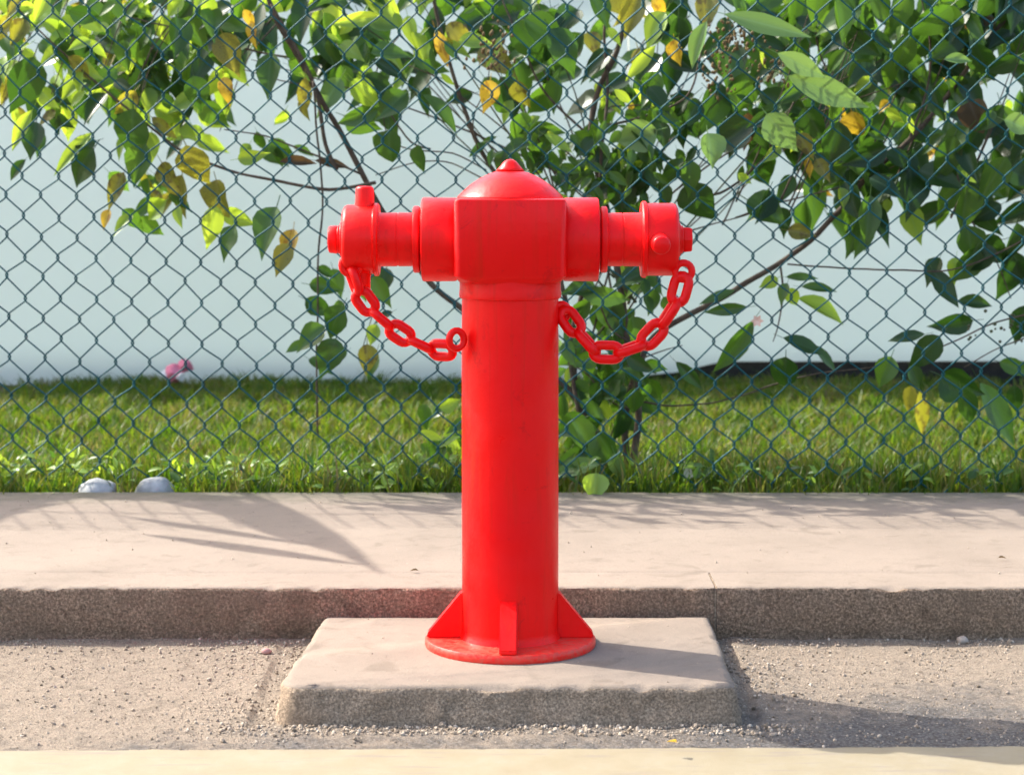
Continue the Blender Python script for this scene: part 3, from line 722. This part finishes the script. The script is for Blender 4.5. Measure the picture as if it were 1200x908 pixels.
def clumps(n, u0, v0, u1, v1, mats, L0, L1, Y0, Y1, wr=(.38, .62), k=7):
    # leaves hang in sprays round twig ends, with gaps between the sprays
    for _ in range(max(1, n//k)):
        cu, cv, Yc = rl.uniform(u0, u1), rl.uniform(v0, v1), rl.uniform(Y0, Y1); m = rl.choice(mats); sp = L1*.55
        for q in range(k):
            L = rl.uniform(L0, L1); a = rl.uniform(15, 165)
            leaf(cu+rl.gauss(0, sp)+.3*L*math.cos(R(a)), cv+rl.gauss(0, sp*.8), a, L, L*rl.uniform(*wr), m if rl.random() < .6 else rl.choice(mats), max(1.45, Yc+rl.gauss(0, .06)), None, rl.uniform(-.7, .7))
clumps(200, -20, -15, 190, 140, 'llllggddo', 24, 48, 1.6, 2.5)
clumps(80, 80, 20, 250, 165, 'llggddd', 26, 50, 1.6, 2.4)
clumps(76, 150, -15, 330, 105, 'llggddd', 32, 56, 1.6, 2.3)
clumps(58, 310, -20, 560, 70, 'lgggddd', 38, 64, 1.6, 2.3)
clumps(64, 540, -20, 770, 105, 'gggdddo', 40, 64, 1.55, 2.2)
clumps(40, 390, 45, 530, 150, 'ggdddl', 30, 50, 1.55, 2.2)
clumps(190, 575, 140, 790, 240, 'gggggdll', 16, 32, 1.5, 1.8, (.3, .5), 10)
clumps(90, 765, -15, 965, 185, 'ggdddd', 40, 66, 1.5, 2.2)
clumps(300, 925, -15, 1215, 210, 'gdddddgg', 40, 68, 1.5, 2.5)
fill(26, 930, -15, 1215, 225, 'lyyo', 18, 32, 1.9, 2.5)
fill(46, 780, -15, 1215, 230, 'llg', 16, 30, 1.46, 1.8, (.3, .55))
fill(30, 330, -15, 770, 130, 'llg', 16, 30, 1.46, 1.8, (.3, .55))
fill(16, 250, -10, 800, 130, 'yol', 20, 34, 1.6, 2.2)
clumps(46, 985, 190, 1215, 300, 'ggdddl', 38, 62, 1.5, 2.1)
clumps(22, 170, 150, 340, 290, 'llgog', 24, 42, 1.6, 2.2)
clumps(40, 600, 110, 780, 235, 'gggdl', 28, 48, 1.5, 1.8)
clumps(24, 665, 320, 770, 440, 'ggg', 28, 48, 1.5, 1.75)
clumps(52, 655, 430, 755, 575, 'ggggdd', 24, 44, 1.45, 1.8)
clumps(22, 680, 320, 775, 430, 'gggl', 22, 36, 1.6, 1.8)
fill(14, 500, 480, 540, 565, 'llg', 18, 32, 1.45, 1.8)
fill(10, 345, 320, 460, 430, 'ggd', 26, 44, 1.6, 2.0)
clumps(190, -100, -170, 1300, -15, 'ggddlo', 36, 60, 1.7, 2.6)
LEAVES.sort(key=lambda q: -q[0])
shrub = empty('shrub', at(740, 574, 1.62)); shrub.location.z = .05
tag(shrub, 'tall straggly shrub with yellowing leaves growing through and behind the green fence', 'shrub')
SI = Matrix.Translation(-shrub.location)
def child(o, name=None):
    o.parent = shrub; o.matrix_parent_inverse = SI; return o
for _, mtx, ki, m in LEAVES[:300]:
    o = bpy.data.objects.new('leaf', leaf_mesh(ki, m)); C.objects.link(o); o.parent = shrub; o.matrix_local = SI @ mtx
def joined_leaves(name, leaves, parent=True):
    Vs, Fs, Ls, Ms, Us, base = [], [], [], [], [], 0; mats = list(LM.keys())
    for _, mtx, ki, m in leaves:
        v, f, uv = GEO[ki]; A = np.array(mtx); Vs.append(v @ A[:3, :3].T + A[:3, 3])
        for q in f: Fs += [i+base for i in q]; Us += [uv[i] for i in q]; Ls.append(len(q)); Ms.append(mats.index(m))
        base += len(v)
    me = np_mesh(name, np.concatenate(Vs), Fs, Ls, [LM[k] for k in mats], Ms)
    ul = me.uv_layers.new(name='UVMap'); ul.data.foreach_set('uv', np.array(Us, np.float32).ravel())
    o = link(bpy.data.objects.new(name, me))
    if parent: child(o)
    o['kind'] = 'stuff'; return o
joined_leaves('small_leaves', LEAVES[300:])
# unseen broad leaves beyond the left edge, shaped and set to throw the pavement shade
OV = []
def shade(pu, pv, qu, qv, W, h, m='g'):
    a = on(pu, pv, KZ)-ldir*(h/-ldir.z); b = on(qu, qv, KZ)-ldir*(h*1.02/-ldir.z); t = b-a
    OV.append((0, leaf_m(a, t, Vector((0, 0, 1)), t.length, W), 5, m))
for q in [(275, 572, 464, 677, .085), (165, 625, 445, 664, .06), (140, 604, 390, 642, .045), (245, 588, 410, 650, .12), (205, 575, 370, 628, .13), (300, 588, 430, 660, .08), (180, 585, 350, 610, .07),
          (-120, 580, 90, 586, .2), (-160, 600, 60, 598, .22), (-150, 622, 30, 604, .16), (-200, 595, 30, 608, .2), (-260, 622, 25, 612, .2), (-210, 606, 95, 591, .2), (-240, 600, 60, 602, .25), (40, 579, 330, 585, .12), (-60, 588, 130, 581, .14), (100, 577, 300, 588, .08)]: shade(*q, rl.uniform(1.7, 1.50))
for _ in range(60):
    p = Vector((rl.uniform(-3.4, -2.3), rl.uniform(1.7, 2.6), rl.uniform(.5, 1.9)))
    OV.append((0, leaf_m(p, Vector((rl.uniform(-1, 1), rl.uniform(-1, 1), rl.uniform(-.9, .2))), Vector((rl.uniform(-.5, .5), -.6, .8)), .12, .075), rl.randrange(6), rl.choice('gdgl')))
joined_leaves('shade_casting_leaves', OV)

# stems and branches
def stem_(name, px, Y, r0, r1, mat='bark'):
    pts = [at(p[0], p[1], p[2] if len(p) > 2 else Y) for p in px]; cv = catmull(pts, 5); n = len(cv)
    k = 2400/(5.1)
    cv = [c+Vector((.0025*nz(c, 14, 1), 0, .0025*nz(c, 14, 5))) for c in cv]
    rad = [(r0+(r1-r0)*i/(n-1))*(1+.12*nz(c, 30, 2)) for i, c in enumerate(cv)]
    child(obj(name, bm_tube(cv, rad, 7), M[mat]))
stem_('stem', [(744, 590), (742, 540), (748, 490), (742, 440), (735, 400), (726, 330), (712, 250), (693, 165), (700, 110), (722, 60), (742, -10), (760, -80)], 1.64, .0105, .006)
stem_('stem', [(740, 585), (733, 520), (735, 470), (752, 420), (765, 395), (800, 372), (845, 350), (885, 325), (940, 290), (985, 245), (1020, 205), (1065, 165), (1105, 120), (1140, 70), (1180, 20)], 1.66, .009, .0055)
stem_('stem', [(738, 586), (715, 540), (690, 490), (660, 450), (620, 420), (575, 385), (540, 360), (505, 332), (470, 285), (430, 215), (402, 160), (375, 115), (350, 70), (325, 25), (300, -40)], 1.68, .009, .006)
stem_('stem', [(742, 588), (700, 520), (676, 460), (672, 410), (660, 340), (630, 260), (590, 215), (565, 180), (545, 130), (530, 85), (515, 30), (500, -40)], 1.72, .0075, .0045)
stem_('stem', [(705, 590), (690, 540), (680, 490), (672, 450), (668, 400), (685, 330), (700, 260), (705, 180), (712, 110), (708, 40), (715, -30)], 1.6, .006, .0035)
stem_('branch', [(395, 200), (382, 170), (375, 130), (364, 90), (340, 45), (318, 5)], 1.66, .0055, .0035)
stem_('branch', [(373, 510), (371, 430), (373, 350), (373, 290), (378, 240), (372, 160), (367, 95)], 1.60, .0022, .0028)
stem_('branch', [(440, 214), (385, 222), (330, 213), (270, 200), (215, 178), (165, 140), (110, 95), (55, 45), (10, 0)], 1.62, .0045, .002)
stem_('branch', [(425, 205), (360, 178), (310, 160), (262, 152)], 1.66, .003, .0015)
stem_('branch', [(360, 100), (330, 95), (285, 82)], 1.66, .002, .0012)
stem_('branch', [(575, 215), (530, 192), (490, 190), (440, 205)], 1.66, .002, .0014)
stem_('branch', [(570, 200), (530, 180), (480, 175), (455, 160), (448, 120)], 1.66, .002, .0014)
stem_('branch', [(560, 175), (555, 140), (570, 100), (575, 60)], 1.68, .002, .0012)
stem_('branch', [(505, 175), (475, 160), (440, 90), (470, 40)], 1.75, .003, .0015)
stem_('branch', [(692, 160), (640, 110), (610, 50), (585, -10)], 1.68, .0035, .002)
stem_('branch', [(705, 148), (745, 140), (785, 126), (810, 105), (822, 60), (830, 10)], 1.62, .0035, .002)
stem_('branch', [(712, 125), (760, 122), (800, 112)], 1.66, .002, .0012)
stem_('branch', [(790, 205), (830, 228), (862, 216), (890, 190), (905, 170), (930, 120)], 1.62, .0038, .002)
stem_('branch', [(862, 255), (905, 240), (950, 228), (1000, 215), (1060, 190)], 1.64, .0026, .0015)
stem_('branch', [(770, 275), (810, 270), (840, 262), (880, 250)], 1.64, .0024, .0014)
stem_('branch', [(923, 310), (985, 314), (1060, 317), (1115, 316), (1165, 300), (1200, 280)], 1.55, .0022, .002)
stem_('branch', [(1105, 130), (1120, 200), (1140, 260), (1165, 300), (1185, 350)], 1.6, .0028, .0014)
stem_('branch', [(915, 310), (918, 345), (912, 380), (905, 400)], 1.58, .003, .0012)
stem_('branch', [(745, 470), (785, 475), (828, 473), (870, 463), (915, 448), (965, 437), (1020, 431), (1045, 425)], 1.62, .0026, .0014)
stem_('branch', [(1215, 365), (1165, 378), (1125, 397), (1095, 410), (1065, 425)], 1.5, .0024, .0014)
stem_('branch', [(1205, 395), (1165, 410), (1130, 430)], 1.5, .002, .0012)
stem_('branch', [(752, 420), (775, 412), (800, 405)], 1.62, .002, .0012)
stem_('branch', [(735, 400), (715, 385), (700, 350), (690, 330)], 1.62, .003, .0014)
stem_('branch', [(745, 480), (715, 470), (690, 440), (665, 425)], 1.6, .003, .0016)
stem_('branch', [(690, 545), (712, 520), (725, 480), (732, 440)], 1.56, .0028, .0014, 'bark_green')
stem_('branch', [(770, 330), (772, 300), (765, 275)], 1.6, .002, .0015, 'bark_green')
stem_('branch', [(1065, 165), (1085, 110), (1090, 50), (1075, -20)], 1.66, .0038, .002)
stem_('branch', [(985, 245), (1000, 190), (985, 120), (960, 60), (950, -10)], 1.7, .0038, .002)
stem_('branch', [(350, 70), (300, 60), (230, 40), (150, 20)], 1.8, .003, .0016)
stem_('branch', [(432, 215), (437, 300), (440, 350), (425, 410)], 1.7, .002, .0012, 'bark_green')
stem_('branch', [(300, -40), (100, -160), (-200, -300, 1.9), (-700, -330, 1.95), (-900, -250, 2.0)], 1.75, .006, .004)
rb = random.Random(21)
for k in range(26):     # thin shoots fanning up and outwards from the middle of the shrub
    u0 = rb.uniform(660, 760); v0 = rb.uniform(230, 420); side = rb.choice((-1, 1)); u1 = 700+side*rb.uniform(60, 420); v1 = rb.uniform(-40, 170); Yk = rb.uniform(1.6, 2.0)
    if side < 0 and v1 > 100: v1 -= 90
    mu, mv = (u0+u1)/2-side*rb.uniform(-10, 40), (v0+v1)/2+rb.uniform(-30, 25)
    stem_('branch', [(u0, v0), (mu, mv), (u1, v1)], Yk, rb.uniform(.0022, .0038), .0011, rb.choice(('bark', 'bark', 'bark_green')))
for k in range(16):
    u0 = rb.uniform(0, 330); v0 = rb.uniform(-20, 70); stem_('branch', [(u0+60, v0-40), (u0+20, v0+10), (u0-10, v0+90)], rb.uniform(1.6, 2.1), .0022, .001)
    u0 = rb.uniform(880, 1190); stem_('branch', [(u0-40, v0+200), (u0, v0+110), (u0+50, v0-30)], rb.uniform(1.6, 2.1), .0026, .001)
# little fruit on the right twig, brown seed heads near the top and a salmon flower
bm = bmesh.new()
for _ in range(26):
    c = at(1165+rl.uniform(-30, 40), 385+rl.uniform(-22, 22), 1.5+rl.uniform(-.02, .02))-shrub.location
    b = bmesh.ops.create_icosphere(bm, subdivisions=1, radius=rl.uniform(.003, .005), matrix=Matrix.Translation(c))
fr = obj('berry_cluster', bm, M['bark_green'], shrub); fr['kind'] = 'stuff'
bm = bmesh.new()
for (u, v, s, n_) in ((862, 45, 26, 90), (575, 60, 22, 60), (905, 80, 20, 40), (845, 85, 22, 50)):
    for _ in range(n_):
        c = at(u+rl.gauss(0, s*.55), v+rl.gauss(0, s*.6), 1.42+rl.uniform(-.03, .03))-shrub.location
        bmesh.ops.create_icosphere(bm, subdivisions=1, radius=rl.uniform(.0025, .005), matrix=Matrix.Translation(c) @ Matrix.Diagonal((1, 1, rl.uniform(.8, 1.8), 1)))
sd = obj('seed_head', bm, M['brown_seed'], shrub); sd['kind'] = 'stuff'
bm = bmesh.new(); fc = at(887, 376, 1.5)-shrub.location
for k in range(6):
    a = k*math.pi/3; d = Vector((math.cos(a), -.35, math.sin(a))); s = Vector((-math.sin(a), 0, math.cos(a)))
    P = [fc, fc+d*.008+s*.005, fc+d*.016, fc+d*.008-s*.005]; bm.faces.new([bm.verts.new(p) for p in P])
fl = obj('flower', bm, M['petal'], shrub)

# ------------------------------------------------------------------ weeds along the pavement edge
W = []
def weeds(n, u0, u1, v0, v1, mats, L0, L1):
    for _ in range(n):
        Y = rl.uniform(PB+.03, PB+.3); c = at(rl.uniform(u0, u1), rl.uniform(v0, v1), Y); L = rl.uniform(L0, L1)
        t = Vector((rl.uniform(-1, 1), rl.uniform(-.6, .6), rl.uniform(-.1, .9))); nn = Vector((rl.uniform(-.5, .5), -.6, 1))
        W.append((0, leaf_m(c, t, nn, L, L*rl.uniform(.3, .6)), rl.randrange(6), rl.choice(mats)))
for (u, v, n_) in ((15, 555, 40), (60, 558, 22), (88, 556, 26), (140, 552, 20), (200, 558, 24), (230, 560, 36), (270, 560, 24), (300, 560, 28), (395, 563, 30), (345, 565, 18), (440, 565, 60), (480, 560, 30), (515, 560, 24), (665, 560, 20), (770, 568, 24), (815, 565, 34), (860, 562, 30), (930, 568, 26), (1000, 566, 20), (1080, 568, 24), (1160, 566, 30)):
    weeds(n_, u-30, u+30, v-22, 576, 'lllg' if u < 560 else 'llgg', .018, .04)
wo = joined_leaves('weeds', W, False); tag(wo, 'small bright weeds sprouting along the back edge of the pavement', 'weeds', kind='stuff')

# ------------------------------------------------------------------ small loose things
def stone(name, loc, sx, sy, sz, mat, seed, label, cat, group=None, sub=3):
    bm = bmesh.new(); bmesh.ops.create_icosphere(bm, subdivisions=sub, radius=1)
    for v in bm.verts:
        d = 1+.22*noise.noise(v.co*1.1+Vector((seed, 0, 0)))+.04*noise.noise(v.co*3+Vector((0, seed, 0)))
        v.co = Vector((v.co.x*sx*d, v.co.y*sy*d, v.co.z*sz*d))
    o = obj(name, bm, mat); o.location = loc; return tag(o, label, cat, group)
p = at(114, 574, 1.37); stone('rounded_stone', (p.x, 1.37, .092), .046, .035, .032, M['stone'], 1, 'left one of two pale rounded stones in the weeds at the fence foot', 'stone', 'pale stones at the foot of the fence')
p = at(181, 574, 1.37); stone('rounded_stone', (p.x, 1.37, .092), .046, .035, .034, M['stone'], 5, 'right one of two pale rounded stones in the weeds at the fence foot', 'stone', 'pale stones at the foot of the fence')
p = on(1128, 751, .006); stone('pebble', (p.x, p.y, .008), .011, .009, .008, M['pebble'], 3, 'small pale pebble at the foot of the kerb near the right edge', 'pebble', None, 2)
p = on(862, 741, .012); stone('pebble', (p.x+.012, p.y, .010), .012, .009, .008, M['pebble'], 8, 'small pale pebble wedged beside the right end of the concrete pad', 'pebble', None, 2)
p = on(312, 764, .006); stone('pink_stone', (p.x, p.y, .008), .009, .007, .006, M['pink_stone'], 6, 'tiny pink chip lying in the grit left of the concrete pad', 'chip', None, 2)
def crumple(name, mats, c, s, seed, label, cat):
    bm = bmesh.new()
    for k, off in enumerate([(0, 0, 0), (.045, .01, .03), (.03, -.03, -.012), (-.035, -.01, -.004)]):
        r = [.042, .03, .02, .018][k]; q = bmesh.ops.create_icosphere(bm, subdivisions=2, radius=r*s, matrix=Matrix.Translation(Vector(off)*s))
        vs = set(q['verts'])
        for v in vs: v.co += v.normal*0 + Vector((nz(v.co, 40, seed+k), nz(v.co, 40, seed+9), nz(v.co, 40, seed+4)))*.012
        for f in bm.faces:
            if all(v in vs for v in f.verts): f.material_index = [0, 0, 1, 1][k]
    o = obj(name, bm, mats[0], None, False); o.data.materials.append(mats[1]); o.location = c
    return tag(o, label, cat)
p = at(204, 437, 3.75); crumple('litter', [M['pink'], M['white_film']], p, .85, 3, 'crumpled pink and white scrap lying in the grass near the white wall', 'litter')
def fallen(name, loc, L, W_, ki, mat, rot, label, cat, group=None):
    v, f, uv = GEO[ki]; me = bpy.data.meshes.new(name); me.from_pydata([tuple(x) for x in v], [], f)
    ul = me.uv_layers.new(name='UVMap')
    for lp in me.loops: ul.data[lp.index].uv = uv[lp.vertex_index]
    me.materials.append(mat); me.polygons.foreach_set('use_smooth', [True]*len(me.polygons))
    o = link(bpy.data.objects.new(name, me)); o.location = loc; o.rotation_euler = rot; o.scale = (W_, L, L*.8); return tag(o, label, cat, group)
p = at(805, 562, 1.42); fallen('dry_leaf', p, .055, .03, 3, M['dry'], (R(65), R(20), R(25)), 'curled pale dead leaf upright in the grass just right of the shrub stem', 'dead leaf')
p = on(793, 871, .006); fallen('yellow_leaf', (p.x, p.y, .008), .016, .012, 1, LM['y'], (R(4), R(8), R(70)), 'tiny yellow leaf on the road beside the yellow line', 'fallen leaf')
p = on(490, 672, KZ); fallen('brown_scrap', (p.x, p.y, KZ+.006), .016, .007, 2, LM['b'], (R(5), 0, R(80)), 'tiny dark dead leaf on the pavement left of the red pillar', 'dead leaf')
p = on(1170, 657, KZ); fallen('brown_scrap', (p.x, p.y, KZ+.006), .016, .006, 2, LM['b'], (R(5), 0, R(-80)), 'tiny dark dead leaf on the pavement near the right edge', 'dead leaf')

# ------------------------------------------------------------------ loose grit on the road
ico = bmesh.new(); bmesh.ops.create_icosphere(ico, subdivisions=1, radius=1); ico.verts.ensure_lookup_table()
IV = np.array([v.co[:] for v in ico.verts]); IF = np.array([[v.index for v in f.verts] for f in ico.faces]); ico.free()
P = []
def grit(n, x0, x1, y0, y1, s0, s1, dens=None):
    k = 0
    while k < n:
        x, y = rg.uniform(x0, x1), rg.uniform(y0, y1)
        if -.372 < x < .362 and y > -.295: k += .3; continue
        if dens and rg.random() > dens(x, y): k += .2; continue
        P.append((x, y, s0+(s1-s0)*rg.random()**3)); k += 1
rg = random.Random(5)
def heap(x, y):
    d = max(0, -.372-x, x-.362); e = max(0, y-.10)/.12
    return min(1, .10+.9*math.exp(-(d/.11)**2)*(x < 0 or y > -.22)*(y > -.33)+.75*e*e)*(.45+1.1*max(0, .4+noise.noise((x*8, y*8, 2))))
grit(5500, -1.0, 1.0, -.40, .222, .0008, .0020, lambda x, y: .35+.9*max(0, noise.noise((x*6, y*6, 2))))
grit(9500, -1.0, 1.0, -.38, .222, 0.0008, .0033, heap)
grit(1100, -.45, .45, -.34, -.285, .0012, .0042)
grit(90, -1.0, 1.0, -.38, .2, .003, .0065, heap)
grit(900, -2, 2, -.40, .22, .0012, .004)
for _ in range(260): P.append((rg.uniform(-1.2, 1.2), rg.uniform(.24, 1.28), .0006+.0016*rg.random()**3))
for _ in range(70): P.append((rg.uniform(-.34, .34), rg.uniform(-.27, .19), .0006+.0014*rg.random()**3))
n = len(P); Pn = np.array(P); rs = np.random.default_rng(3)
A = rs.normal(size=(n, 3, 3)); Q = np.linalg.qr(A)[0]; S = rs.uniform(.6, 1.25, (n, 1, 3))
GV = (IV[None]*(1+rs.normal(0, .12, (n, len(IV), 1))))*S*Pn[:, 2][:, None, None]; GV = np.einsum('nij,nkj->nki', Q, GV)
hz = np.array([(KZ+.0012 if y > KY else PAD_Z if (-.372 < x < .362 and y > -.28) else road_h(x, y)) for x, y, _ in P]); GV += np.stack([Pn[:, 0], Pn[:, 1], hz+Pn[:, 2]*.35], 1)[:, None]
GF = (IF[None]+(np.arange(n)*len(IV))[:, None, None]).ravel()
gr = link(bpy.data.objects.new('gravel', np_mesh('gravel', GV.reshape(-1, 3), GF, np.full(n*len(IF), 3), [M['gravel']], None, False)))
tag(gr, 'loose sandy grit scattered on the road below the kerb', 'gravel', kind='stuff')
